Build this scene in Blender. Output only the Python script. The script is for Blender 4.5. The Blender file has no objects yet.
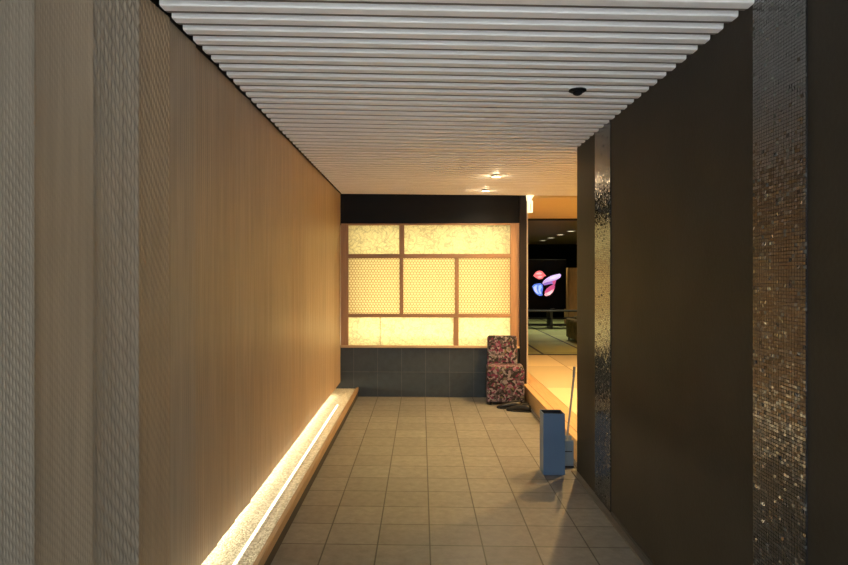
import bpy, bmesh, math, random
from mathutils import Vector, Matrix
import numpy as np

random.seed(7)
R = math.radians
sc = bpy.context.scene
col = sc.collection

# ------------------------------------------------------------------ camera
EYE = 1.54
F = 631.0
YAW = 1.75
cd = bpy.data.cameras.new('camera')
cd.sensor_width = 36.0
cd.lens = F / 848 * 36.0
cd.shift_x = (424 - (421 - F * math.tan(R(YAW)))) / 848
cd.shift_y = (276 - 282.5) / 848
cd.clip_start = 0.05
cam = bpy.data.objects.new('camera', cd)
cam.location = (0, 0, EYE)
cam.rotation_euler = (R(90), 0, R(YAW))
col.objects.link(cam)
sc.camera = cam

# ------------------------------------------------------------------ world, exposure
w = bpy.data.worlds.new('sky')
sc.world = w
w.use_nodes = True
bg = w.node_tree.nodes['Background']
bg.inputs[0].default_value = (0.72, 0.87, 1.0, 1)
bg.inputs[1].default_value = 3.4
sc.view_settings.view_transform = 'Standard'
sc.view_settings.look = 'None'
sc.view_settings.gamma = 1
sc.view_settings.exposure = 0.0
sc.cycles.max_bounces = 10
sc.cycles.diffuse_bounces = 6
sc.cycles.sample_clamp_indirect = 6.0

# light levels
SPOT_CORRIDOR = 42.0
SPOT_HALL = 100.0
HALL_FILL = 110.0
SPOT_ROOM = 95.0
SCREEN_FULL = 23.0
SCREEN_FOOT = 16.0
COVE = 30.0
WARM = (1.0, 0.78, 0.48)
AMBER = (1.0, 0.60, 0.20)

# sun on the street outside, travelling along the facade (never enters the corridor)
sl = bpy.data.lights.new('sun', 'SUN')
sl.energy = 30.0
sl.angle = R(0.6)
sl.color = (0.97, 0.985, 1.0)
so = bpy.data.objects.new('sun', sl)
so.rotation_euler = Vector((0.55, -0.10, -0.83)).to_track_quat('-Z', 'Y').to_euler()
so.location = (-4, -2, 8)
col.objects.link(so)

# opening towards the street: portal guides the sky light
pl = bpy.data.lights.new('entrance_portal', 'AREA')
pl.shape = 'RECTANGLE'
pl.size, pl.size_y = 2.3, 2.7
pl.cycles.is_portal = True
po = bpy.data.objects.new('entrance_portal', pl)
po.location = (0.1, -0.5, 1.33)
po.rotation_euler = (R(90), 0, 0)      # -Z of the lamp looks to +Y
col.objects.link(po)

# ------------------------------------------------------------------ material helpers
def new_mat(name):
    m = bpy.data.materials.new(name)
    m.use_nodes = True
    nt = m.node_tree
    b = nt.nodes['Principled BSDF']
    return m, nt, b

def simple(name, c, rough=0.6, metal=0.0, spec=0.5, noise=0.0, nscale=8.0, bump=0.0, bscale=60.0):
    m, nt, b = new_mat(name)
    b.inputs['Base Color'].default_value = (*c, 1)
    b.inputs['Roughness'].default_value = rough
    b.inputs['Metallic'].default_value = metal
    b.inputs['Specular IOR Level'].default_value = spec
    tc = nt.nodes.new('ShaderNodeTexCoord')
    if noise > 0:
        n = nt.nodes.new('ShaderNodeTexNoise')
        n.inputs['Scale'].default_value = nscale
        n.inputs['Detail'].default_value = 6
        nt.links.new(tc.outputs['Object'], n.inputs['Vector'])
        r = nt.nodes.new('ShaderNodeValToRGB')
        r.color_ramp.elements[0].position = 0.3
        r.color_ramp.elements[1].position = 0.7
        r.color_ramp.elements[0].color = (*[v * (1 - noise) for v in c], 1)
        r.color_ramp.elements[1].color = (*[min(1, v * (1 + noise)) for v in c], 1)
        nt.links.new(n.outputs['Fac'], r.inputs['Fac'])
        nt.links.new(r.outputs['Color'], b.inputs['Base Color'])
    if bump > 0:
        n2 = nt.nodes.new('ShaderNodeTexNoise')
        n2.inputs['Scale'].default_value = bscale
        n2.inputs['Detail'].default_value = 5
        nt.links.new(tc.outputs['Object'], n2.inputs['Vector'])
        bp = nt.nodes.new('ShaderNodeBump')
        bp.inputs['Strength'].default_value = bump
        bp.inputs['Distance'].default_value = 0.004
        nt.links.new(n2.outputs['Fac'], bp.inputs['Height'])
        nt.links.new(bp.outputs['Normal'], b.inputs['Normal'])
    return m

def emit(name, c, s):
    m, nt, b = new_mat(name)
    b.inputs['Base Color'].default_value = (*c, 1)
    b.inputs['Emission Color'].default_value = (*c, 1)
    b.inputs['Emission Strength'].default_value = s
    return m

def wood(name, c, axis='Z', rough=0.5, contrast=0.25, scale=14.0, vary=0.0):
    m, nt, b = new_mat(name)
    b.inputs['Roughness'].default_value = rough
    b.inputs['IOR'].default_value = 1.55
    tc = nt.nodes.new('ShaderNodeTexCoord')
    mp = nt.nodes.new('ShaderNodeMapping')
    s = [1.0, 1.0, 1.0]
    s['XYZ'.index(axis)] = 0.06
    mp.inputs['Scale'].default_value = s
    nt.links.new(tc.outputs['Object'], mp.inputs['Vector'])
    n = nt.nodes.new('ShaderNodeTexNoise')
    n.inputs['Scale'].default_value = scale * 4
    n.inputs['Detail'].default_value = 8
    n.inputs['Distortion'].default_value = 0.4
    nt.links.new(mp.outputs['Vector'], n.inputs['Vector'])
    r = nt.nodes.new('ShaderNodeValToRGB')
    r.color_ramp.elements[0].position = 0.3
    r.color_ramp.elements[1].position = 0.72
    r.color_ramp.elements[0].color = (*[v * (1 - contrast) for v in c], 1)
    r.color_ramp.elements[1].color = (*[min(1, v * (1 + contrast)) for v in c], 1)
    nt.links.new(n.outputs['Fac'], r.inputs['Fac'])
    out = r.outputs['Color']
    if vary > 0:
        oi = nt.nodes.new('ShaderNodeObjectInfo')
        mt = nt.nodes.new('ShaderNodeMix'); mt.data_type = 'RGBA'; mt.blend_type = 'MULTIPLY'
        mt.inputs['Factor'].default_value = 1.0
        nt.links.new(out, mt.inputs['A'])
        nt.links.new(oi.outputs['Color'], mt.inputs['B'])
        out = mt.outputs['Result']
    nt.links.new(out, b.inputs['Base Color'])
    return m

def tiles(name, c, grout, size, origin, plane, mortar=0.004, rough=0.4, var=0.12, noise=0.18, bump=0.25, spec=0.5):
    """square tiles; plane 'XY' or 'XZ'; world coordinates of the (unmoved) mesh"""
    m, nt, b = new_mat(name)
    b.inputs['Roughness'].default_value = rough
    b.inputs['Specular IOR Level'].default_value = spec
    tc = nt.nodes.new('ShaderNodeTexCoord')
    sep = nt.nodes.new('ShaderNodeSeparateXYZ')
    nt.links.new(tc.outputs['Object'], sep.inputs[0])
    cmb = nt.nodes.new('ShaderNodeCombineXYZ')
    nt.links.new(sep.outputs[plane[0]], cmb.inputs['X'])
    nt.links.new(sep.outputs[plane[1]], cmb.inputs['Y'])
    mp = nt.nodes.new('ShaderNodeMapping')
    mp.inputs['Location'].default_value = (-origin[0] + 60 * size[0], -origin[1] + 60 * size[1], 0)
    nt.links.new(cmb.outputs[0], mp.inputs['Vector'])
    bk = nt.nodes.new('ShaderNodeTexBrick')
    bk.offset = 0.0
    bk.inputs['Scale'].default_value = 1.0
    bk.inputs['Mortar Size'].default_value = mortar
    bk.inputs['Mortar Smooth'].default_value = 0.1
    bk.inputs['Bias'].default_value = 0.0
    bk.inputs['Brick Width'].default_value = size[0]
    bk.inputs['Row Height'].default_value = size[1]
    bk.inputs['Color1'].default_value = (*[v * (1 - var) for v in c], 1)
    bk.inputs['Color2'].default_value = (*[v * (1 + var) for v in c], 1)
    bk.inputs['Mortar'].default_value = (*grout, 1)
    nt.links.new(mp.outputs[0], bk.inputs['Vector'])
    n = nt.nodes.new('ShaderNodeTexNoise')
    n.inputs['Scale'].default_value = 16
    n.inputs['Detail'].default_value = 9
    n.inputs['Roughness'].default_value = 0.65
    nt.links.new(tc.outputs['Object'], n.inputs['Vector'])
    r = nt.nodes.new('ShaderNodeMapRange')
    r.inputs['From Min'].default_value = 0.3
    r.inputs['From Max'].default_value = 0.7
    r.inputs['To Min'].default_value = 1 - noise
    r.inputs['To Max'].default_value = 1 + noise
    nt.links.new(n.outputs['Fac'], r.inputs['Value'])
    hs = nt.nodes.new('ShaderNodeHueSaturation')
    nt.links.new(r.outputs['Result'], hs.inputs['Value'])
    nt.links.new(bk.outputs['Color'], hs.inputs['Color'])
    nt.links.new(hs.outputs['Color'], b.inputs['Base Color'])
    # relief: mortar sunk, stone slightly uneven
    mth = nt.nodes.new('ShaderNodeMath')
    mth.operation = 'MULTIPLY_ADD'
    mth.inputs[1].default_value = -1.0
    nt.links.new(bk.outputs['Fac'], mth.inputs[0])
    m2 = nt.nodes.new('ShaderNodeMath')
    m2.operation = 'MULTIPLY'
    m2.inputs[1].default_value = 0.5
    nt.links.new(n.outputs['Fac'], m2.inputs[0])
    nt.links.new(m2.outputs[0], mth.inputs[2])
    bp = nt.nodes.new('ShaderNodeBump')
    bp.inputs['Strength'].default_value = bump
    bp.inputs['Distance'].default_value = 0.006
    nt.links.new(mth.outputs[0], bp.inputs['Height'])
    nt.links.new(bp.outputs['Normal'], b.inputs['Normal'])
    return m

# ------------------------------------------------------------------ mesh helpers
def mesh_obj(name, verts, faces, mats, parent=None, smooth=False, fmat=None):
    me = bpy.data.meshes.new(name)
    me.from_pydata([tuple(v) for v in verts], [], faces)
    for m in (mats if isinstance(mats, (list, tuple)) else [mats]):
        me.materials.append(m)
    if fmat is not None:
        me.polygons.foreach_set('material_index', fmat)
    if smooth:
        me.polygons.foreach_set('use_smooth', [True] * len(me.polygons))
    me.update()
    o = bpy.data.objects.new(name, me)
    col.objects.link(o)
    if parent is not None:
        o.parent = parent
        o.matrix_parent_inverse = Matrix.Identity(4)
    return o

class MB:
    def __init__(self):
        self.v, self.f = [], []
    def add(self, verts, faces):
        k = len(self.v)
        self.v += [tuple(p) for p in verts]
        self.f += [tuple(i + k for i in q) for q in faces]
        return self
    def box(self, x0, x1, y0, y1, z0, z1, bev=0.0, seg=2, M=None):
        bm = bmesh.new()
        bmesh.ops.create_cube(bm, size=1.0)
        for v in bm.verts:
            v.co = Vector(((x0 + x1) / 2 + v.co.x * (x1 - x0), (y0 + y1) / 2 + v.co.y * (y1 - y0), (z0 + z1) / 2 + v.co.z * (z1 - z0)))
        if bev > 0:
            bmesh.ops.bevel(bm, geom=list(bm.edges), offset=bev, segments=seg, affect='EDGES', profile=0.5)
        return self._take(bm, M)
    def _take(self, bm, M=None):
        if M is not None:
            bm.transform(M)
        bmesh.ops.recalc_face_normals(bm, faces=bm.faces)
        bm.verts.index_update()
        self.add([v.co[:] for v in bm.verts], [[v.index for v in f.verts] for f in bm.faces])
        bm.free()
        return self
    def cyl(self, p, q, r, r2=None, n=20):
        p, q = Vector(p), Vector(q)
        r2 = r if r2 is None else r2
        d = q - p
        bm = bmesh.new()
        bmesh.ops.create_cone(bm, cap_ends=True, segments=n, radius1=r, radius2=r2, depth=d.length)
        M = Matrix.Translation((p + q) / 2) @ d.to_track_quat('Z', 'Y').to_matrix().to_4x4()
        return self._take(bm, M)
    def lathe(self, prof, c=(0, 0, 0), n=32):
        vs, fs = [], []
        for (r, z) in prof:
            for i in range(n):
                a = 2 * math.pi * i / n
                vs.append((c[0] + r * math.cos(a), c[1] + r * math.sin(a), c[2] + z))
        for j in range(len(prof) - 1):
            for i in range(n):
                a, b = j * n + i, j * n + (i + 1) % n
                fs.append((a, b, b + n, a + n))
        fs.append(tuple(range(n))[::-1])
        fs.append(tuple(range((len(prof) - 1) * n, len(prof) * n)))
        return self.add(vs, fs)
    def prism(self, pts, y0, y1):
        """polygon in XZ extruded along Y"""
        n = len(pts)
        vs = [(x, y0, z) for x, z in pts] + [(x, y1, z) for x, z in pts]
        fs = [tuple(range(n)), tuple(range(2 * n - 1, n - 1, -1))]
        fs += [(i, (i + 1) % n, (i + 1) % n + n, i + n) for i in range(n)]
        return self.add(vs, fs)
    def build(self, name, mat, parent=None, smooth=False):
        o = mesh_obj(name, self.v, self.f, mat, parent, smooth)
        bm = bmesh.new(); bm.from_mesh(o.data)
        bmesh.ops.recalc_face_normals(bm, faces=bm.faces)
        bm.to_mesh(o.data); bm.free()
        return o

def thing(name, label, cat, loc=(0, 0, 0), rz=0.0, group=None):
    o = bpy.data.objects.new(name, None)
    o.empty_display_size = 0.1
    o.location = loc
    o.rotation_euler = (0, 0, rz)
    col.objects.link(o)
    o['label'] = label
    o['category'] = cat
    if group:
        o['group'] = group
    return o

def struct(o):
    o['kind'] = 'structure'
    return o

def spot(name, parent, loc, power, color, angle=140, blend=0.6, radius=0.04):
    l = bpy.data.lights.new(name, 'SPOT')
    l.energy = power
    l.color = color
    l.spot_size = R(angle)
    l.spot_blend = blend
    l.shadow_soft_size = radius
    o = bpy.data.objects.new(name, l)
    o.location = loc
    col.objects.link(o)
    o.parent = parent
    return o

def area(name, parent, loc, rot, sx, sy, power, color):
    l = bpy.data.lights.new(name, 'AREA')
    l.shape = 'RECTANGLE'
    l.size, l.size_y = sx, sy
    l.energy = power
    l.color = color
    o = bpy.data.objects.new(name, l)
    o.location = loc
    o.rotation_euler = rot
    col.objects.link(o)
    o.parent = parent
    return o

# ------------------------------------------------------------------ materials
M_floor = tiles('stone_floor_tile', (0.205, 0.202, 0.190), (0.036, 0.036, 0.033), (0.3, 0.3), (0.051, 3.611), 'XY',
                mortar=0.0042, rough=0.42, var=0.10, noise=0.22, bump=0.35)
M_slate = tiles('slate_wall_tile', (0.026, 0.036, 0.045), (0.07, 0.078, 0.082), (0.3055, 0.318), (-0.858, 0.0), 'XZ',
                mortar=0.0035, rough=0.5, var=0.12, noise=0.2, bump=0.2)
M_panel = wood('oak_cladding', (0.42, 0.325, 0.22), 'Z', rough=0.42, contrast=0.14, scale=8, vary=0.12)
M_slat = simple('painted_slat', (0.90, 0.865, 0.835), rough=0.55, noise=0.02)
M_gapshade = simple('brown_grey_joint', (0.17, 0.145, 0.125), rough=0.7)  # dark tone of the shade painted in between the ceiling slats
M_void = simple('black_plenum', (0.008, 0.008, 0.008), rough=0.9)
M_plaster = simple('brown_plaster', (0.028, 0.0225, 0.0155), rough=0.6, noise=0.2, nscale=2.5, bump=0.25, bscale=50, spec=0.22)
M_plinth = simple('grey_stone_plinth', (0.10, 0.088, 0.075), rough=0.6, noise=0.1)
M_black = simple('black_lacquer', (0.010, 0.010, 0.011), rough=0.5, noise=0.1, nscale=4, spec=0.1)
M_post = simple('dark_stained_wood', (0.012, 0.009, 0.009), rough=0.5, spec=0.2)
M_metal = simple('brushed_edge_metal', (0.55, 0.5, 0.42), rough=0.35, metal=1.0)
M_frame = wood('cedar_frame', (0.34, 0.19, 0.095), 'Z', rough=0.5, contrast=0.15)
M_framex = wood('cedar_rail', (0.34, 0.19, 0.095), 'X', rough=0.5, contrast=0.15)
M_sill = wood('cedar_sill', (0.50, 0.36, 0.22), 'X', rough=0.5, contrast=0.15)
M_kumiko = wood('pale_lattice_wood', (0.47, 0.32, 0.16), 'Z', rough=0.6, contrast=0.08)
M_white = simple('white_reflector', (0.85, 0.83, 0.78), rough=0.7)
M_trimwood = wood('oak_edge_trim', (0.40, 0.26, 0.13), 'Y', rough=0.45, contrast=0.18)
M_kick = simple('dark_kick_board', (0.03, 0.026, 0.022), rough=0.6)
M_step = wood('hinoki_step', (0.58, 0.37, 0.17), 'Y', rough=0.4, contrast=0.14)
M_hallceil = wood('maple_ceiling', (0.72, 0.53, 0.26), 'X', rough=0.5, contrast=0.05)
M_cream = simple('cream_plaster', (0.72, 0.62, 0.45), rough=0.8, noise=0.04)
M_darkroom = simple('dark_room_wall', (0.003, 0.003, 0.0035), rough=0.7, spec=0.1)
M_darkceil = simple('dark_brown_ceiling', (0.20, 0.14, 0.06), rough=0.55)
M_pave = simple('street_paving', (0.45, 0.45, 0.44), rough=0.9, noise=0.1)
M_lens = emit('lamp_lens', (1.0, 0.86, 0.62), 9.0)
M_ring = simple('lamp_ring', (0.75, 0.70, 0.62), rough=0.4)
M_roomlens = emit('room_lamp_lens', (1.0, 0.86, 0.62), 3.0)
M_led = emit('led_line', (1.0, 0.93, 0.72), 5.0)

def tatami(name, c, border, x0, wx, y0, wy, bw):
    m, nt, b = new_mat(name)
    b.inputs['Roughness'].default_value = 0.55
    tc = nt.nodes.new('ShaderNodeTexCoord')
    sep = nt.nodes.new('ShaderNodeSeparateXYZ')
    nt.links.new(tc.outputs['Object'], sep.inputs[0])
    def mth(op, a, bb=None):
        n = nt.nodes.new('ShaderNodeMath'); n.operation = op
        for i, v in enumerate((a, bb)):
            if v is None: continue
            if isinstance(v, (int, float)): n.inputs[i].default_value = v
            else: nt.links.new(v, n.inputs[i])
        return n.outputs[0]
    u = mth('SUBTRACT', sep.outputs['X'], x0 - 20 * wx)
    fx = mth('MODULO', u, wx)
    isb = mth('LESS_THAN', fx, bw)
    v = mth('SUBTRACT', sep.outputs['Y'], y0 - 20 * wy)
    row = mth('FLOOR', mth('DIVIDE', v, wy))
    colm = mth('FLOOR', mth('DIVIDE', u, wx))
    par = mth('MODULO', mth('ADD', row, colm), 2.0)
    fy = mth('MODULO', v, wy)
    seam = mth('LESS_THAN', fy, 0.012)
    tone = nt.nodes.new('ShaderNodeMix'); tone.data_type = 'RGBA'
    tone.inputs['A'].default_value = (*c, 1)
    tone.inputs['B'].default_value = (*[k * 0.80 for k in c], 1)
    nt.links.new(par, tone.inputs['Factor'])
    mp = nt.nodes.new('ShaderNodeMapping'); mp.inputs['Scale'].default_value = (4, 160, 1)
    nt.links.new(tc.outputs['Object'], mp.inputs['Vector'])
    nz = nt.nodes.new('ShaderNodeTexNoise'); nz.inputs['Scale'].default_value = 1.0
    nt.links.new(mp.outputs[0], nz.inputs['Vector'])
    mul = nt.nodes.new('ShaderNodeMix'); mul.data_type = 'RGBA'; mul.blend_type = 'MULTIPLY'
    mul.inputs['Factor'].default_value = 0.35
    nt.links.new(tone.outputs['Result'], mul.inputs['A'])
    nt.links.new(nz.outputs['Color'], mul.inputs['B'])
    nt.links.new(tone.outputs['Result'], mul.inputs['A'])
    mx = nt.nodes.new('ShaderNodeMix'); mx.data_type = 'RGBA'
    mx.inputs['B'].default_value = (*border, 1)
    nt.links.new(mth('MAXIMUM', isb, seam), mx.inputs['Factor'])
    nt.links.new(tone.outputs['Result'], mx.inputs['A'])
    nt.links.new(mx.outputs['Result'], b.inputs['Base Color'])
    return m
M_tatami = tatami('pale_tatami', (0.66, 0.56, 0.33), (0.36, 0.28, 0.14), 2.17, 0.91, 7.75, 1.82, 0.02)
M_tatami2 = tatami('green_tatami', (0.42, 0.46, 0.20), (0.02, 0.022, 0.014), 2.10, 0.82, 11.35, 1.7, 0.05)

def washi(name, c, vein):
    """translucent crinkled paper"""
    m = bpy.data.materials.new(name); m.use_nodes = True
    nt = m.node_tree
    nt.nodes.clear()
    out = nt.nodes.new('ShaderNodeOutputMaterial')
    tr = nt.nodes.new('ShaderNodeBsdfTranslucent')
    df = nt.nodes.new('ShaderNodeBsdfDiffuse')
    mix = nt.nodes.new('ShaderNodeMixShader'); mix.inputs[0].default_value = 0.25
    nt.links.new(tr.outputs[0], mix.inputs[1]); nt.links.new(df.outputs[0], mix.inputs[2])
    nt.links.new(mix.outputs[0], out.inputs[0])
    tc = nt.nodes.new('ShaderNodeTexCoord')
    nz = nt.nodes.new('ShaderNodeTexNoise'); nz.inputs['Scale'].default_value = 6; nz.inputs['Detail'].default_value = 3
    nt.links.new(tc.outputs['Object'], nz.inputs['Vector'])
    ad = nt.nodes.new('ShaderNodeMix'); ad.data_type = 'VECTOR'; ad.inputs['Factor'].default_value = 0.3
    nt.links.new(tc.outputs['Object'], ad.inputs['A']); nt.links.new(nz.outputs['Color'], ad.inputs['B'])
    vo = nt.nodes.new('ShaderNodeTexVoronoi'); vo.feature = 'DISTANCE_TO_EDGE'; vo.inputs['Scale'].default_value = 11
    nt.links.new(ad.outputs['Result'], vo.inputs['Vector'])
    vo2 = nt.nodes.new('ShaderNodeTexVoronoi'); vo2.feature = 'DISTANCE_TO_EDGE'; vo2.inputs['Scale'].default_value = 30
    nt.links.new(ad.outputs['Result'], vo2.inputs['Vector'])
    r1 = nt.nodes.new('ShaderNodeMapRange'); r1.inputs['From Max'].default_value = 0.09
    r1.inputs['To Min'].default_value = 1 - vein; r1.inputs['To Max'].default_value = 1.0
    nt.links.new(vo.outputs['Distance'], r1.inputs['Value'])
    r2 = nt.nodes.new('ShaderNodeMapRange'); r2.inputs['From Max'].default_value = 0.14
    r2.inputs['To Min'].default_value = 1 - vein * 0.7; r2.inputs['To Max'].default_value = 1.0
    nt.links.new(vo2.outputs['Distance'], r2.inputs['Value'])
    mu = nt.nodes.new('ShaderNodeMath'); mu.operation = 'MULTIPLY'
    nt.links.new(r1.outputs[0], mu.inputs[0]); nt.links.new(r2.outputs[0], mu.inputs[1])
    hs = nt.nodes.new('ShaderNodeHueSaturation'); hs.inputs['Color'].default_value = (*c, 1)
    nt.links.new(mu.outputs[0], hs.inputs['Value'])
    nt.links.new(hs.outputs[0], tr.inputs[0]); nt.links.new(hs.outputs[0], df.inputs[0])
    return m
M_washi = washi('crinkled_washi', (0.93, 0.885, 0.68), 0.27)
M_washi2 = washi('plain_washi', (0.90, 0.83, 0.62), 0.06)

def gravel_mat():
    m, nt, b = new_mat('pale_gravel')
    tc = nt.nodes.new('ShaderNodeTexCoord')
    vo = nt.nodes.new('ShaderNodeTexVoronoi'); vo.inputs['Scale'].default_value = 85
    nt.links.new(tc.outputs['Object'], vo.inputs['Vector'])
    r = nt.nodes.new('ShaderNodeValToRGB')
    r.color_ramp.elements[0].color = (0.50, 0.46, 0.34, 1)
    r.color_ramp.elements[1].color = (0.90, 0.87, 0.76, 1)
    sepc = nt.nodes.new('ShaderNodeSeparateColor')
    nt.links.new(vo.outputs['Color'], sepc.inputs[0])
    nt.links.new(sepc.outputs[0], r.inputs['Fac'])
    nt.links.new(r.outputs[0], b.inputs['Base Color'])
    b.inputs['Roughness'].default_value = 0.6
    bp = nt.nodes.new('ShaderNodeBump'); bp.inputs['Strength'].default_value = 0.9; bp.inputs['Distance'].default_value = 0.006
    bp.invert = True
    nt.links.new(vo.outputs['Distance'], bp.inputs['Height'])
    nt.links.new(bp.outputs[0], b.inputs['Normal'])
    return m
M_gravel = gravel_mat()

def glass_tile_mat():
    m, nt, b = new_mat('mosaic_glass')
    at = nt.nodes.new('ShaderNodeAttribute'); at.attribute_name = 'tone'
    r = nt.nodes.new('ShaderNodeValToRGB')
    e = r.color_ramp.elements
    e[0].color = (0.008, 0.008, 0.008, 1); e[1].color = (0.095, 0.10, 0.095, 1)
    k = e.new(0.55); k.color = (0.030, 0.032, 0.031, 1)
    nt.links.new(at.outputs['Fac'], r.inputs['Fac'])
    nt.links.new(r.outputs[0], b.inputs['Base Color'])
    b.inputs['Roughness'].default_value = 0.16
    b.inputs['Specular IOR Level'].default_value = 1.0
    b.inputs['IOR'].default_value = 1.8
    b.inputs['Metallic'].default_value = 0.0
    return m
M_mosaic = glass_tile_mat()

def floral_mat():
    m, nt, b = new_mat('floral_fabric')
    b.inputs['Roughness'].default_value = 0.8
    tc = nt.nodes.new('ShaderNodeTexCoord')
    nz = nt.nodes.new('ShaderNodeTexNoise'); nz.inputs['Scale'].default_value = 14; nz.inputs['Detail'].default_value = 2
    nt.links.new(tc.outputs['Object'], nz.inputs['Vector'])
    ad = nt.nodes.new('ShaderNodeMix'); ad.data_type = 'VECTOR'; ad.inputs['Factor'].default_value = 0.09
    nt.links.new(tc.outputs['Object'], ad.inputs['A']); nt.links.new(nz.outputs['Color'], ad.inputs['B'])
    def vor(scale, stops):
        v = nt.nodes.new('ShaderNodeTexVoronoi'); v.inputs['Scale'].default_value = scale
        nt.links.new(ad.outputs['Result'], v.inputs['Vector'])
        s = nt.nodes.new('ShaderNodeSeparateColor'); nt.links.new(v.outputs['Color'], s.inputs[0])
        r = nt.nodes.new('ShaderNodeValToRGB'); r.color_ramp.interpolation = 'CONSTANT'
        e = r.color_ramp.elements
        e[0].position = 0; e[0].color = (*stops[0][1], 1)
        e[1].position = stops[1][0]; e[1].color = (*stops[1][1], 1)
        for p, c in stops[2:]:
            k = e.new(p); k.color = (*c, 1)
        nt.links.new(s.outputs[0], r.inputs['Fac'])
        return v, r
    v1, r1 = vor(17, [(0, (0.012, 0.010, 0.014)), (0.34, (0.16, 0.012, 0.07)), (0.48, (0.30, 0.12, 0.23)),
                      (0.58, (0.16, 0.15, 0.12)), (0.74, (0.05, 0.015, 0.045)), (0.86, (0.17, 0.15, 0.065))])
    v2, r2 = vor(42, [(0, (0.015, 0.012, 0.016)), (0.36, (0.32, 0.25, 0.32)), (0.50, (0.18, 0.016, 0.08)),
                      (0.66, (0.30, 0.29, 0.32)), (0.80, (0.10, 0.08, 0.10))])
    # petals: distance rings of the large cells choose between the two patterns
    rg = nt.nodes.new('ShaderNodeMapRange'); rg.inputs['From Min'].default_value = 0.25; rg.inputs['From Max'].default_value = 0.4
    nt.links.new(v1.outputs['Distance'], rg.inputs['Value'])
    mx = nt.nodes.new('ShaderNodeMix'); mx.data_type = 'RGBA'
    nt.links.new(rg.outputs[0], mx.inputs['Factor'])
    nt.links.new(r1.outputs[0], mx.inputs['A']); nt.links.new(r2.outputs[0], mx.inputs['B'])
    dk = nt.nodes.new('ShaderNodeHueSaturation')
    dk.inputs['Value'].default_value = 0.68
    nt.links.new(mx.outputs['Result'], dk.inputs['Color'])
    nt.links.new(dk.outputs['Color'], b.inputs['Base Color'])
    return m
M_floral = floral_mat()

# ================================================================== SETTING
XL, XR = -1.025, 1.226          # corridor wall faces
YB = 8.03                       # face of the screen wall
CZ = 2.575                      # underside of the ceiling slats
ZS = 0.18                       # raised floor
Y0 = -0.5                       # entrance

fl = struct(MB().box(XL - 0.3, 1.31, Y0, YB + 0.02, -0.1, 0).build('floor', M_floor))
gr = struct(MB().box(-8, 8, -14, Y0, -0.12, -0.01).build('ground', M_pave))

# ---- left wall: carved oak panels floating over a lit gravel ledge
wl = struct(MB().box(XL - 0.20, XL - 0.05, Y0, YB + 0.3, 0.18, 2.9).build('wall_left', M_kick))
struct(MB().box(XL - 0.30, XL - 0.20, Y0, YB + 0.3, 0.0, 2.9).build('wall_back_of_ledge', M_cream)).name = 'wall_ledge'
PW = 0.305
def panel(yc0, kind, seed):
    rnd = random.Random(seed)
    wdt = PW - 0.003
    z0, z1 = 0.185, 2.588
    if kind == 'wave':
        per, amp, wig, wper, slope, nv = 0.021, 0.0050, 0.0022, 0.060, 0.0, 420
    elif kind == 'ripple':
        per, amp, wig, wper, slope, nv = 0.0145, 0.0032, 0.0016, 0.048, 0.0, 420
    elif kind == 'weave':
        per, amp, wig, wper, slope, nv = 0.0105, 0.0011, 0.0008, 0.030, 0.0, 420
    else:
        per, amp, wig, wper, slope, nv = rnd.choice((0.0153, 0.0205, 0.0262)), 0.0017, 0.0, 1.0, 0.0, 2
    nu = int(wdt / per * 8) + 1
    u = np.linspace(0, wdt, nu)
    v = np.linspace(z0, z1, nv)
    U, V = np.meshgrid(u, v)
    if kind == 'reed':
        wob = 0.5 + 0.5 * np.abs(np.sin(U * 23 + seed))
        h = amp * wob * np.abs(np.sin(np.pi * U / per))
    else:
        ph = U + wig * np.sin(2 * np.pi * (V / wper + slope * U / per * 0.5))
        fade = np.clip(0.55 + 0.6 * np.sin(V * 1.9 + seed * 1.3), 0.15, 1.0)
        h = amp * (0.35 + 0.65 * fade) * (0.5 + 0.5 * np.cos(2 * np.pi * ph / per)) * (0.5 + 0.5 * np.sin(2 * np.pi * V / wper + U / per * 2.4 + 1.2 * np.sin(V * 3.1 + U * 17)))
    edge = np.clip(np.minimum(U, wdt - U) / 0.004, 0, 1)
    bulge = {-1: 0.030, 0: 0.022, 1: 0.034, 2: 0.014, 3: 0.008, 4: 0.010, 5: 0.006, 6: 0.012}.get(seed - 20, 0.002)
    h = h * edge + bulge * (U / wdt) ** 2.2 - bulge * 0.35
    X = XL - 0.004 + h + rnd.uniform(-0.0015, 0.0015)
    vs = np.stack([X, yc0 + U, V], -1).reshape(-1, 3)
    fs = []
    for j in range(nv - 1):
        a = j * nu
        fs += [(a + i, a + i + 1, a + nu + i + 1, a + nu + i) for i in range(nu - 1)]
    n = len(vs)
    # back and rims
    back = [(XL - 0.05, yc0, z0), (XL - 0.05, yc0 + wdt, z0), (XL - 0.05, yc0 + wdt, z1), (XL - 0.05, yc0, z1)]
    vs = np.vstack([vs, np.array(back)])
    bot = list(range(nu)); top = list(range((nv - 1) * nu, nv * nu))
    lef = [j * nu for j in range(nv)]; rig = [j * nu + nu - 1 for j in range(nv)]
    fs += [tuple([n, n + 1] + bot[::-1]), tuple([n + 2, n + 3] + top), tuple([n + 3, n] + lef), tuple([n + 1, n + 2] + rig[::-1])]
    fs.append((n, n + 3, n + 2, n + 1))
    o = mesh_obj('panel', vs.tolist(), fs, M_panel, wl)
    g = rnd.uniform(0.92, 1.0); t = rnd.uniform(0.9, 1.0)
    tint = {-1: (0.66, 0.68, 0.72), 0: (0.76, 0.73, 0.70), 1: (0.74, 0.77, 0.82), 2: (0.84, 0.76, 0.66), 3: (0.86, 0.84, 0.82), 4: (0.93, 0.86, 0.78), 5: (0.92, 0.85, 0.76)}.get(seed - 20, (g, g * (0.5 + t / 2), g * t))  # nearest panels darkened and cooled, painting in the wall's light falloff
    o.color = (*tint, 1)
    return o
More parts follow.
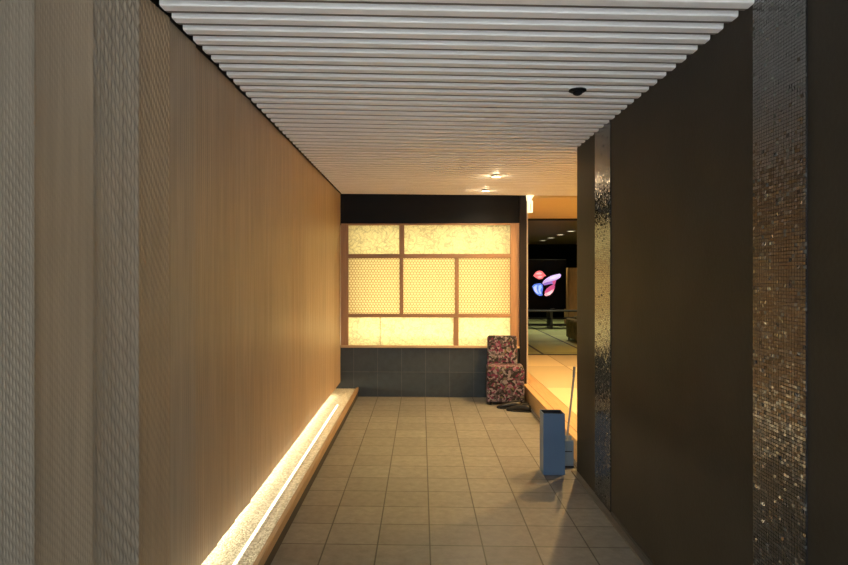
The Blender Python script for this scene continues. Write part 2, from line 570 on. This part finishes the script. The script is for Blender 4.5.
kinds = {-1: 'weave', 0: 'weave', 1: 'wave', 2: 'ripple', 3: 'reed', 4: 'reed', 5: 'reed'}
k = -6
while 1.62 + k * PW < YB - 0.01:
    y = 1.62 + k * PW
    panel(y, kinds.get(k, 'reed'), k + 20)
    k += 1

# ---- ceiling: dark void with painted slats below
ce = struct(MB().box(XL - 0.2, 4.4, Y0, 8.03, 2.665, 2.8).build('ceiling', M_void))
PITCH = 0.1191
def slat_geo(y0, y1, z0, z1, x0, x1, r=0.0):
    """bar across the corridor, set very slightly askew and out of level like the real ceiling"""
    if r > 0:
        prof = [(y0, z1)] + [(y0 + r - r * math.cos(math.pi / 2 * i / 4), z0 + r - r * math.sin(math.pi / 2 * i / 4)) for i in range(5)] \
             + [(y1 - r * 0.5, z0), (y1, z0 + r * 0.5), (y1, z1)]
    else:
        prof = [(y0, z1), (y0, z0), (y1, z0), (y1, z1)]
    n = len(prof)
    vs = []
    for x in (x0, x1):
        dz = -0.016 * (min(x, 1.3) + 1.0)
        for a, c in prof:
            vs.append((x, a + 0.038 * min(x, 1.3), c if c > 2.65 else c + dz))
    fs = [tuple(range(n)), tuple(range(2 * n - 1, n - 1, -1))] + [(i, (i + 1) % n, (i + 1) % n + n, i + n) for i in range(n)]
    return MB().add(vs, fs)
def slat_z(x): return CZ - 0.016 * (min(x, 1.3) + 1.0)
for i in range(-22, 44):
    yb = 3.07 + i * PITCH
    if yb < 0.5 or yb > 7.99:
        continue
    x1 = 2.8 if yb > 5.10 else 1.221
    slat_geo(yb - 0.054, yb, CZ, 2.664, -1.0, x1, 0.007).build('slat', M_slat, ce)
    slat_geo(yb + 0.0003, yb + 0.019, CZ + 0.002, 2.663, -0.999, x1 - 0.001).build('joint_strip', M_gapshade, ce)  # dark strip standing in for the shade in the gap behind each slat

struct(MB().box(XL - 0.4, 7.4, Y0, 20.7, 2.96, 3.12).build('roof', M_pave))  # unseen slab added to keep sunlight from leaking into the hall

# ---- right wall with glass mosaic strips
wr = struct(MB().box(XR, XR + 0.22, Y0, 5.0, 0, 2.9).build('wall_right', M_plaster))
def mosaic(ya, yb):
    cols = int(round((yb - ya) / 0.0150)); rows = int(2.6 / 0.0122)
    du, dv = (yb - ya) / cols, 2.6 / rows
    g = 0.0009
    vs, fs, tone = [], [], []
    rnd = random.Random(int(ya * 100))
    x = XR - 0.006
    for r in range(rows):
        for c in range(cols):
            off = 0
            y0, y1 = ya + c * du + g, ya + (c + 1) * du - g
            z0, z1 = r * dv + g, (r + 1) * dv - g
            q = 3.0 if rnd.random() < 0.12 else 1.0
            ty, tz = rnd.gauss(0, 0.032) * q, rnd.gauss(0, 0.042) * q
            kk = len(vs)
            cy, cz = (y0 + y1) / 2, (z0 + z1) / 2
            for (yy, zz) in ((y0, z0), (y1, z0), (y1, z1), (y0, z1)):
                vs.append((x + (yy - cy) * ty + (zz - cz) * tz, yy, zz))
            for (yy, zz) in ((y0, z0), (y1, z0), (y1, z1), (y0, z1)):
                vs.append((XR - 0.002, yy, zz))
            fs.append((kk, kk + 3, kk + 2, kk + 1))
            for i in range(4):
                j = (i + 1) % 4
                fs.append((kk + i, kk + j, kk + 4 + j, kk + 4 + i))
            t = min(1, max(0, rnd.gauss(0.42, 0.30)))
            tone += [t] * 5
    o = mesh_obj('mosaic_strip', vs, fs, M_mosaic, wr)
    a = o.data.attributes.new('tone', 'FLOAT', 'FACE')
    a.data.foreach_set('value', tone)
    MB().box(XR - 0.0025, XR + 0.001, ya, yb, 0, 2.6).build('mosaic_grout', M_post, wr)
mosaic(4.11, 4.47)
mosaic(2.04, 2.36)
struct(MB().box(XR - 0.045, XR, Y0, 5.0, 0, 0.012, bev=0.002, seg=1).build('baseboard_right', M_plinth))
struct(MB().box(XR - 0.012, XR, 2.50, 4.08, 0.012, 0.03).build('trim_1', M_kick))

# ---- screen wall: slate tiles, black header and post
struct(MB().box(XL - 0.3, 1.235, YB, YB + 0.32, 0, 0.628).build('wall_slate', M_slate))
struct(MB().box(XL - 0.3, 1.245, YB - 0.01, YB + 0.32, 2.21, 2.66).build('wall_header', M_black))
struct(MB().box(1.245, 1.332, YB - 0.03, YB + 0.32, 0, 2.585).build('trim_2', M_post))
struct(MB().box(1.3325, 1.348, YB - 0.03, YB - 0.01, ZS, 2.585).build('trim_3', M_metal))
struct(MB().box(XL - 0.3, 1.245, YB + 0.25, YB + 0.32, 0.628, 2.21).build('wall_behind_screen', M_white)).name = 'wall_niche'

# ---- raised hall on the right
HX = 1.285
st = struct(MB().box(HX, 1.52, 5.0, YB + 3.0, 0.0, ZS, bev=0.004, seg=1).build('floor_step', M_step))
MB().box(1.353, 1.358, 5.0, YB + 3.0, ZS, ZS + 0.0006).build('groove', M_kick, st)
struct(MB().box(1.521, 4.3, 4.9, 11.0, -0.05, ZS).build('floor_hall', M_tatami))
struct(MB().box(4.2, 4.35, 4.9, 11.0, 0, 2.9).build('wall_hall_right', M_cream))
struct(MB().box(XR + 0.22, 4.3, 4.85, 5.0, 0, 2.9).build('wall_hall_front', M_cream))
struct(MB().box(1.0, 4.3, YB + 0.01, 11.0, 2.53, 2.62).build('ceiling_hall', M_hallceil))
struct(MB().box(2.81, 4.3, 4.9, YB + 0.009, 2.53, 2.62).build('ceiling_hall_side', M_hallceil))
struct(MB().box(1.2, 1.35, YB + 0.32, 11.0, 0, 2.9).build('wall_hall_left', M_cream))
struct(MB().box(1.0, 7.3, 10.95, 11.05, 2.50, 2.95).build('wall_lintel', M_black))
struct(MB().box(1.35, 4.2, 10.93, 11.02, ZS, ZS + 0.006).build('trim_4', M_post))

# ---- dark tatami room behind the hall
struct(MB().box(0.5, 7.2, 11.0, 20.6, 0, ZS - 0.001).build('floor_room', M_tatami2))
struct(MB().box(0.5, 7.2, 11.05, 20.6, 2.56, 2.7).build('ceiling_room', M_darkceil))
struct(MB().box(0.5, 7.2, 20.5, 20.6, 0, 2.7).build('wall_room_back', M_darkroom))
struct(MB().box(0.4, 0.5, 11.0, 20.6, 0, 2.7).build('wall_room_left', M_darkroom))
struct(MB().box(7.2, 7.3, 11.0, 20.6, 0, 2.7).build('wall_room_right', M_darkroom))
struct(MB().box(4.3, 7.2, 10.95, 11.05, 0, 2.5).build('wall_room_front', M_darkroom))
struct(MB().box(0.5, 1.2, 10.95, 11.05, 0, 2.5).build('wall_room_side', M_darkroom))

# ================================================================== COVE LEDGE
cv = thing('cove_light', 'long low ledge of pale gravel glowing under the carved oak wall', 'lighted ledge', (0, 0, 0))
MB().box(XL - 0.20, -0.815, 0.6, YB, 0.07, 0.103).build('gravel_bed', M_gravel, cv)
MB().box(-0.815, -0.797, 0.6, YB, 0.072, 0.125, bev=0.002, seg=1).build('edge_trim', M_trimwood, cv)
MB().box(-0.829, -0.815, 0.6, YB, 0.072, 0.118).build('inner_trim', M_trimwood, cv)
MB().box(XL - 0.20, -0.803, 0.6, YB, 0.0, 0.07).build('kick_board', M_kick, cv)
MB().box(-0.934, -0.922, 0.6, 7.0, 0.1032, 0.108, bev=0.002, seg=1).build('light_strip', M_led, cv)
MB().box(XL - 0.185, XL - 0.115, 0.6, 7.6, 0.166, 0.179).build('lamp_channel', M_metal, cv)
area('cove_led', cv, (XL - 0.150, 4.1, 0.158), (0, R(-62), 0), 0.03, 7.0, COVE, (1.0, 0.87, 0.56))

# ================================================================== SHOJI SCREEN
def px(x): return (x - 421) / F * YB          # picture measure -> metres on the screen wall
sh = thing('shoji_screen', 'backlit wooden screen of crinkled paper panes set in the far wall', 'screen', (0, YB, 0.628))
def SB(x0, x1, z0, z1, y0=-0.005, y1=0.05):
    return MB().box(x0, x1, y0, y1, z0 - 0.628, z1 - 0.628, bev=0.002, seg=1)
xa, xb = XL + 0.002, 1.244
za, zb = 0.628, 2.21
SL, SR = px(348), px(510)
r1a, r1b = 1.766, 1.820         # upper rail
r2a, r2b = 1.012, 1.057         # lower rail
top = 2.188; bot = 0.655
SB(xa, SL, za, zb).build('stile', M_frame, sh)
SB(SR, xb, za, zb).build('stile', M_frame, sh)
SB(SL, SR, top, zb).build('head_rail', M_framex, sh)
SB(xa, xb, 0.6285, bot, -0.03, 0.05).build('sill', M_sill, sh)
SB(SL, SR, r1a, r1b).build('rail', M_framex, sh)
SB(SL, SR, r2a, r2b).build('rail', M_framex, sh)
SB(px(399.3), px(404.2), r1b, top).build('muntin', M_frame, sh)
SB(px(399.6), px(403.2), r2b, r1a).build('muntin', M_frame, sh)
SB(px(455), px(458.6), r2b, r1a).build('muntin', M_frame, sh)
SB(px(453.6), px(458.4), bot, r2a).build('muntin', M_frame, sh)
SB(px(379.7), px(380.3), bot, r2a, 0.02, 0.034).build('paper_seam', M_kumiko, sh)
def pane(x0, x1, z0, z1, m):
    MB().box(x0 - 0.004, x1 + 0.004, 0.036, 0.038, z0 - 0.632, z1 - 0.624).build('paper_pane', m, sh)
pane(SL, px(399.3), r1b, top, M_washi)
pane(px(404.2), SR, r1b, top, M_washi)
pane(SL, px(399.6), r2b, r1a, M_washi2)
pane(px(403.2), px(455), r2b, r1a, M_washi2)
pane(px(458.6), SR, r2b, r1a, M_washi2)
pane(SL, px(453.6), bot, r2a, M_washi)
pane(px(458.4), SR, bot, r2a, M_washi)
def lattice(x0, x1, z0, z1):
    """kumiko: hexagonal cells of thin wood"""
    a = 0.0215
    t = 0.0070
    mb = MB()
    dx, dz = a * math.sqrt(3), a * 1.5
    ncol = int((x1 - x0) / dx) + 2; nrow = int((z1 - z0) / dz) + 2
    def bar(p, q):
        # clip to the pane
        if not (x0 - .001 <= (p[0] + q[0]) / 2 <= x1 + .001 and z0 - .001 <= (p[1] + q[1]) / 2 <= z1 + .001):
            return
        P = [(min(max(u, x0), x1), min(max(v, z0), z1)) for u, v in (p, q)]
        d = Vector((P[1][0] - P[0][0], P[1][1] - P[0][1]))
        if d.length < 1e-4: return
        n = Vector((-d.y, d.x)).normalized() * t / 2
        c = [(P[0][0] + n.x, P[0][1] + n.y), (P[1][0] + n.x, P[1][1] + n.y), (P[1][0] - n.x, P[1][1] - n.y), (P[0][0] - n.x, P[0][1] - n.y)]
        mb.prism([(u, v - 0.628) for u, v in c], 0.006, 0.018)
    for r in range(-1, nrow):
        for c in range(-1, ncol):
            cx = x0 + c * dx + (dx / 2 if r % 2 else 0)
            cz = z0 + r * dz
            pts = [(cx + a * math.cos(R(90 + 60 * i)), cz + a * math.sin(R(90 + 60 * i))) for i in range(6)]
            for i in (0, 1, 5):
                bar(pts[i], pts[(i + 1) % 6])
    return mb
for (x0, x1) in ((SL, px(399.6)), (px(403.2), px(455)), (px(458.6), SR)):
    lattice(x0, x1, r2b, r1a).build('lattice', M_kumiko, sh)
area('screen_lamp', sh, ((SL + SR) / 2, 0.235, (top + bot) / 2 - 0.628), (R(-90), 0, 0), SR - SL, top - bot, SCREEN_FULL, (1.0, 0.88, 0.53))
area('screen_foot_lamp', sh, ((SL + SR) / 2, 0.14, 0.04), (R(180 - 35), 0, 0), SR - SL, 0.03, SCREEN_FOOT, (1.0, 0.90, 0.66))

# ================================================================== CEILING FITTINGS
def downlight(x, y, z, label, power, color, group, lens=M_lens, glow=True, r=0.048, angle=150, flat=False):
    t = thing('ceiling_downlight', label, 'ceiling light', (x, y, z), 0, group)
    if flat:      # surface rim and lens just under a flat ceiling
        MB().lathe([(r * 0.9, 0.0), (r * 1.12, 0.0), (r * 1.10, -0.008), (r * 0.92, -0.010), (r * 0.9, 0.0)]).build('trim_ring', M_ring, t, True)
        MB().lathe([(0.001, -0.005), (r * 0.895, -0.005), (r * 0.895, -0.001), (0.001, -0.001)]).build('lens', lens, t)
    else:
      MB().lathe([(r * 0.9, 0.05), (r * 1.05, 0.05), (r * 1.12, 0.0), (r * 1.0, -0.002), (r * 0.92, 0.006), (r * 0.9, 0.05)]).build('trim_ring', M_ring, t, True)
      MB().lathe([(0.001, 0.012), (r * 0.91, 0.012), (r * 0.91, 0.02), (0.001, 0.02)]).build('lens', lens, t)
    spot('downlight_beam', t, (0, 0, -0.012), power, color, angle)
    if glow:
        l = bpy.data.lights.new('downlight_glow', 'POINT'); l.energy = 1.6; l.color = color; l.shadow_soft_size = 0.03
        o = bpy.data.objects.new('downlight_glow', l); o.location = (0, 0, -0.03); col.objects.link(o); o.parent = t
    return t
downlight(0.76, 6.40, slat_z(0.76) - 0.004, 'small round lit downlight among the slats, second from the far wall', SPOT_CORRIDOR, WARM, 'corridor downlights')
downlight(0.765, 7.47, slat_z(0.765) - 0.004, 'small round lit downlight among the slats, closest to the black header', SPOT_CORRIDOR, WARM, 'corridor downlights')
hall_labels = ['round hall downlight just behind the end of the brown wall', 'round hall downlight over the wooden step by the screen wall',
               'round hall downlight over the front of the pale mats', 'round hall downlight over the middle of the pale mats',
               'round hall downlight by the lintel of the dark room']
for (x, y, z), lb in zip([(2.1, 5.9, slat_z(2) - 0.004), (2.05, 7.45, slat_z(2) - 0.004), (3.2, 5.9, 2.5295), (3.2, 7.45, 2.5295), (3.1, 9.6, 2.5295)], hall_labels):  # all but the one over the step are unseen, added to light the hall
    downlight(x, y, z, lb, SPOT_HALL * (1.0 if x > 2.5 else 2.1), WARM if x > 2.5 else AMBER, 'hall downlights', glow=False, flat=x > 2.5)

# unseen fill uplight added along the hall's right wall to brighten its ceiling
hc = thing('cove_lamp', 'long amber wall cove lamp high on the cream hall wall', 'wall lamp', (4.12, 8.6, 2.18))
MB().box(-0.08, 0.075, -2.2, 2.2, -0.012, 0.0).build('tray', M_cream, hc)
MB().box(-0.095, -0.08, -2.2, 2.2, -0.012, 0.07).build('lip', M_cream, hc)
MB().box(-0.03, 0.03, -2.1, 2.1, 0.0005, 0.015).build('lamp_tube', M_led, hc)
area('cove_lamp_light', hc, (0, 0, 0.03), (R(180), R(0), 0), 0.06, 4.2, HALL_FILL, AMBER)

# black dome fitting under the slats
dm = thing('ceiling_sensor', 'small black dome fitting under the pale ceiling slats', 'ceiling fitting', (0.845, 3.435, slat_z(0.845)))
MB().lathe([(0.001, 0), (0.046, 0), (0.047, -0.007), (0.038, -0.012), (0.001, -0.012)]).build('mount', M_black, dm, False)
MB().lathe([(0.001, -0.012), (0.026, -0.012), (0.026, -0.017), (0.022, -0.025), (0.012, -0.030), (0.001, -0.031)]).build('dome', M_black, dm, True)

# small glowing sign by the post
M_sign = emit('lit_sign_face', (1.0, 0.90, 0.58), 1.3)
sg = thing('hanging_sign', 'small glowing white sign hung beside the top of the black post', 'sign', (1.352, 7.99, 2.57))
MB().prism([(-0.03, 0.0), (0.08, 0.0), (0.045, -0.045), (0.03, -0.085), (-0.02, -0.085)], -0.045, 0.01).build('bracket', M_sign, sg)
MB().box(-0.012, 0.046, -0.06, 0.0, -0.235, -0.087, bev=0.004).build('lit_panel', M_sign, sg)
MB().box(0.014, 0.022, -0.063, -0.0605, -0.215, -0.125).build('dark_line', M_trimwood, sg)

# ================================================================== FLORAL CHAIR
ch = thing('slipper_chair', 'low chair covered in dark pink and white floral fabric beside the black post', 'chair', (1.015, 7.73, 0), R(-4))
MB().box(-0.215, 0.225, -0.20, 0.20, 0.035, 0.445, bev=0.022, seg=3).build('seat', M_floral, ch, False)
MB().box(-0.205, 0.215, -0.19, 0.10, 0.43, 0.462, bev=0.014, seg=3).build('seat_cushion', M_floral, ch, False)
Mb = Matrix.Translation((0, 0.14, 0.44)) @ Matrix.Rotation(R(-3), 4, 'X')
MB().box(-0.20, 0.165, -0.05, 0.055, -0.02, 0.36, bev=0.028, seg=3, M=Mb).build('backrest', M_floral, ch, False)
for sx in (-0.17, 0.18):
    for sy in (-0.16, 0.16):
        MB().cyl((sx, sy, 0), (sx, sy, 0.045), 0.016, 0.02).build('leg', M_post, ch)

# black shoes at its foot
M_shoe = simple('black_leather', (0.012, 0.012, 0.013), rough=0.35)
M_sole = simple('black_rubber', (0.02, 0.02, 0.02), rough=0.7)
def shoe(label, loc, rz):
    t = thing('shoe', label, 'shoe', loc, rz, 'pair of black shoes')
    def ring(x, hw, z0, z1, n=14):
        return [(x, hw * math.cos(2 * math.pi * i / n), (z0 + z1) / 2 + (z1 - z0) / 2 * math.sin(2 * math.pi * i / n)) for i in range(n)]
    prof = [(-0.135, 0.012, 0.02, 0.04), (-0.13, 0.030, 0.012, 0.072), (-0.10, 0.036, 0.012, 0.088), (-0.05, 0.037, 0.012, 0.090), (-0.01, 0.039, 0.012, 0.080),
            (0.04, 0.045, 0.012, 0.062), (0.09, 0.046, 0.012, 0.048), (0.125, 0.034, 0.012, 0.038), (0.145, 0.012, 0.014, 0.026)]
    vs, fs = [], []
    n = 14
    for p in prof: vs += ring(*p)
    for j in range(len(prof) - 1):
        for i in range(n):
            a, b = j * n + i, j * n + (i + 1) % n
            fs.append((a, b, b + n, a + n))
    fs.append(tuple(range(n))); fs.append(tuple(range((len(prof) - 1) * n, len(prof) * n)))
    MB().add(vs, fs).build('upper', M_shoe, t, True)
    out = [(-0.138, 0.015), (-0.12, 0.034), (-0.05, 0.038), (0.05, 0.047), (0.10, 0.045), (0.135, 0.026), (0.148, 0.0)]
    loop = [(x, y) for x, y in out] + [(x, -y) for x, y in reversed(out[:-1])]
    m = len(loop)
    vs = [(x, y, 0.0) for x, y in loop] + [(x, y, 0.016) for x, y in loop]
    fs = [tuple(range(m))[::-1], tuple(range(m, 2 * m))] + [(i, (i + 1) % m, (i + 1) % m + m, i + m) for i in range(m)]
    MB().add(vs, fs).build('sole', M_sole, t)
    vs = []
    n = 16
    vs = [(-0.075 + 0.042 * math.cos(2 * math.pi * i / n), 0.024 * math.sin(2 * math.pi * i / n), 0.0865 + 0.004 * math.cos(2 * math.pi * i / n) * -1) for i in range(n)]
    vs += [(x, y, z + 0.007) for x, y, z in vs]
    fs = [tuple(range(n))[::-1], tuple(range(n, 2 * n))] + [(i, (i + 1) % n, (i + 1) % n + n, i + n) for i in range(n)]
    MB().add(vs, fs).build('collar', M_sole, t)
    return t
shoe('black shoe on the tiles at the foot of the floral chair', (1.03, 7.38, 0), R(175))
shoe('black shoe on the tiles touching the wooden step', (1.115, 7.22, 0), R(160))

# ================================================================== BLUE BIN AND DUSTPAN
M_blue = simple('blue_grey_enamel', (0.10, 0.165, 0.27), rough=0.45, noise=0.06, nscale=5)
M_inner = simple('dark_bin_inside', (0.02, 0.02, 0.022), rough=0.8)
bn = thing('umbrella_stand', 'tall square blue bin open at the top standing by the brown wall end', 'bin', (1.03, 4.99, 0), 0)
wd, dp, ht, th = 0.166, 0.150, 0.475, 0.004
b = MB()
b.box(-wd / 2, wd / 2, -dp / 2, -dp / 2 + th, 0, ht, 0.0012, 1)
b.box(-wd / 2, wd / 2, dp / 2 - th, dp / 2, 0, ht, 0.0012, 1)
b.box(-wd / 2, -wd / 2 + th, -dp / 2 + th, dp / 2 - th, 0, ht, 0.0012, 1)
b.box(wd / 2 - th, wd / 2, -dp / 2 + th, dp / 2 - th, 0, ht, 0.0012, 1)
b.box(-wd / 2 + th, wd / 2 - th, -dp / 2 + th, dp / 2 - th, 0, 0.01)
b.build('body', M_blue, bn)
l = MB()
e = 0.0005
l.box(-wd / 2 + th + e, wd / 2 - th - e, -dp / 2 + th + e, -dp / 2 + th + 0.003, 0.02, ht - 0.004)
l.box(-wd / 2 + th + e, wd / 2 - th - e, dp / 2 - th - 0.003, dp / 2 - th - e, 0.02, ht - 0.004)
l.box(-wd / 2 + th + e, -wd / 2 + th + 0.003, -dp / 2 + th + 0.003, dp / 2 - th - 0.003, 0.02, ht - 0.004)
l.box(wd / 2 - th - 0.003, wd / 2 - th - e, -dp / 2 + th + 0.003, dp / 2 - th - 0.003, 0.02, ht - 0.004)
l.build('liner', M_inner, bn)

M_pan = simple('grey_blue_plastic', (0.24, 0.29, 0.33), rough=0.5)
M_stick = simple('grey_metal_tube', (0.32, 0.31, 0.29), rough=0.4, metal=0.6)
dpn = thing('dustpan', 'grey long-handled dustpan standing between the blue bin and the brown wall', 'dustpan', (1.185, 5.17, 0), 0)
p = MB()
p.box(-0.042, 0.042, 0.012, 0.018, 0.012, 0.24, 0.002, 1)
p.box(-0.042, -0.036, -0.06, 0.012, 0.012, 0.20, 0.002, 1)
p.box(0.036, 0.042, -0.06, 0.012, 0.012, 0.20, 0.002, 1)
p.box(-0.042, 0.042, -0.055, -0.049, 0.012, 0.22, 0.002, 1)
p.build('pan', M_pan, dpn)
MB().box(-0.042, 0.042, -0.06, 0.018, 0.0, 0.012).build('foot', M_inner, dpn)
MB().box(-0.03, 0.03, -0.06, -0.0555, 0.125, 0.131).build('seam', M_inner, dpn)
MB().cyl((0.0, 0.0, 0.20), (0.062, 0.02, 0.72), 0.0085).build('handle', M_stick, dpn)
MB().cyl((0.0615, 0.02, 0.715), (0.067, 0.022, 0.80), 0.011).build('grip', M_pan, dpn)

# ================================================================== DARK ROOM FURNISHING
YT = 17.0
def at(x, y, D):
    D2 = D
    for _ in range(3):
        X = (x - 421) / F * D2
        D2 = D - X * math.tan(R(YAW))
    return X, EYE - (y - 276) / F * D2
tv = thing('television', 'large black screen showing a colourful fish in the dark room', 'television', (2.9, YT, 0))
MB().box(-1.1, 0.98, 0.0, 0.05, 0.66, 1.985, bev=0.006).build('casing', M_black, tv)
M_scr = simple('black_screen', (0.003, 0.003, 0.004), rough=0.3, spec=0.05)
MB().box(-1.085, 0.965, -0.003, 0.0, 0.675, 1.97).build('display', M_scr, tv)
M_bez = simple('screen_edge', (0.035, 0.034, 0.03), rough=0.4)
MB().box(-1.1, 0.98, -0.006, -0.003, 1.972, 1.985).build('bezel', M_bez, tv)
def fishcol(n, c, s=1.0): return emit('fish_' + n, c, s)
fm = [fishcol('red', (0.85, 0.16, 0.18)), fishcol('rose', (0.9, 0.42, 0.45)), fishcol('lilac', (0.62, 0.45, 0.85)), fishcol('violet', (0.30, 0.16, 0.50)),
      fishcol('blue', (0.10, 0.20, 0.75)), fishcol('sky', (0.40, 0.55, 0.95)), fishcol('magenta', (0.55, 0.08, 0.22)), fishcol('white', (0.85, 0.78, 0.95))]
shapes = [  # crop measures, 6.65 per picture unit from (520, 215)
    (0, [(88, 404), (98, 388), (112, 374), (128, 370), (146, 374), (158, 388), (174, 404), (158, 410), (148, 424), (126, 428), (106, 418)]),
    (1, [(100, 394), (116, 382), (134, 380), (148, 390), (138, 396), (120, 396)]),
    (1, [(112, 412), (130, 404), (150, 406), (142, 416), (126, 420)]),
    (2, [(146, 456), (158, 436), (180, 418), (206, 404), (236, 396), (264, 390), (273, 400), (266, 416), (242, 430), (210, 442), (176, 450)]),
    (7, [(190, 420), (222, 406), (262, 396), (266, 404), (236, 418), (204, 428)]),
    (3, [(150, 456), (180, 446), (214, 438), (240, 432), (236, 450), (222, 462), (206, 458), (180, 464), (160, 468)]),
    (6, [(214, 440), (238, 432), (234, 456), (226, 472), (218, 458)]),
    (4, [(80, 474), (92, 462), (112, 456), (136, 454), (150, 464), (152, 490), (146, 516), (150, 534), (128, 538), (106, 524), (90, 502)]),
    (5, [(86, 480), (100, 468), (116, 466), (110, 486), (116, 506), (128, 526), (112, 522), (96, 504)]),
    (5, [(122, 470), (140, 464), (144, 482), (134, 500), (142, 522), (132, 528), (122, 504)]),
    (7, [(92, 486), (102, 480), (106, 504), (116, 520), (102, 510)]),
    (6, [(162, 512), (176, 490), (196, 474), (216, 464), (232, 470), (228, 492), (214, 514), (190, 530), (168, 528)]),
    (1, [(166, 520), (186, 512), (206, 500), (226, 492), (218, 512), (198, 532), (174, 540), (160, 532)]),
    (7, [(182, 522), (200, 512), (214, 506), (204, 522), (188, 532)]),
]
vs, fs, fmi = [], [], []
for i, (mi, pts) in enumerate(shapes):
    k0 = len(vs)
    for (cx, cy) in pts:
        X, Z = at(520 + cx / 6.65, 215 + cy / 6.65, YT - 0.005)
        vs.append((X - 2.9, -0.0045 - 0.0004 * i, Z))
    fs.append(tuple(range(k0, k0 + len(pts)))); fmi.append(mi)
mesh_obj('fish_picture', vs, fs, fm, tv, False, fmi)

ts = thing('media_stand', 'long low black open stand under the large fish screen', 'stand', (2.9, 16.55, ZS))
for z, tt in ((0.44, 0.03), (0.255, 0.02), (0.08, 0.02)):
    MB().box(-1.3, 1.35, -0.25, 0.25, z, z + tt, bev=0.004, seg=1).build('shelf', M_bez if z > 0.4 else M_black, ts)
for x in (-1.25, -0.4, 0.45, 1.30):
    MB().box(x - 0.03, x + 0.03, -0.24, 0.24, 0.0, 0.44).build('leg', M_bez, ts)
# the television rests on its stand through two feet
for x in (-0.7, 0.6):
    MB().box(x - 0.04, x + 0.04, -0.3, 0.05, ZS + 0.4705, 0.675).build('foot', M_black, tv)

M_woodpanel = wood('oak_door_leaf', (0.45, 0.25, 0.09), 'Z', rough=0.5)
wp = thing('cabinet', 'tall plain brown wooden cabinet right of the large fish screen', 'cabinet', (4.5, 17.3, ZS))
MB().box(-0.55, 0.75, -0.25, 0.25, 0.0, 1.58, bev=0.004).build('body', M_woodpanel, wp)
MB().box(-0.53, 0.095, -0.272, -0.251, 0.03, 1.55, bev=0.003).build('door', M_woodpanel, wp)
MB().box(0.105, 0.73, -0.272, -0.251, 0.03, 1.55, bev=0.003).build('door', M_woodpanel, wp)

M_tweed = simple('brown_patterned_fabric', (0.22, 0.17, 0.08), rough=0.85, noise=0.55, nscale=11)
ac = thing('armchair', 'brown patterned low armchair on the green mats', 'armchair', (3.55, 13.2, ZS))
MB().box(-0.27, 0.30, -0.44, 0.30, 0.06, 0.26, bev=0.02).build('base', M_tweed, ac)
MB().box(-0.265, 0.295, -0.46, 0.25, 0.262, 0.38, bev=0.03, seg=3).build('seat_cushion', M_tweed, ac)
MB().box(-0.43, -0.275, -0.50, 0.50, 0.05, 0.455, bev=0.03, seg=3).build('armrest', M_tweed, ac)
MB().box(0.305, 0.45, -0.50, 0.50, 0.05, 0.455, bev=0.03, seg=3).build('armrest', M_tweed, ac)
MB().box(-0.27, 0.30, 0.31, 0.52, 0.05, 0.50, bev=0.03, seg=3).build('backrest', M_tweed, ac)
for sx in (-0.38, 0.40):
    for sy in (-0.42, 0.42):
        MB().cyl((sx, sy, 0), (sx, sy, 0.055), 0.02).build('leg', M_post, ac)

rl = ['small ceiling lamp of the dark room closest to the lintel', 'second ceiling lamp of the dark room from the lintel',
      'third ceiling lamp of the dark room from the lintel', 'small ceiling lamp of the dark room furthest from the lintel']
for i, (x, y) in enumerate([(570.8, 231.2), (560.3, 234.8), (550.8, 237.9), (542.6, 240.6)]):
    dz = 2.555 - EYE
    D = F * dz / (276 - y)
    X = (x - 421) / F * D
    downlight(X, D + X * math.tan(R(YAW)), 2.5595, rl[i], SPOT_ROOM, (1.0, 0.92, 0.62), 'row of lamps in the dark room', lens=M_roomlens, glow=False, r=0.09, angle=100, flat=True)
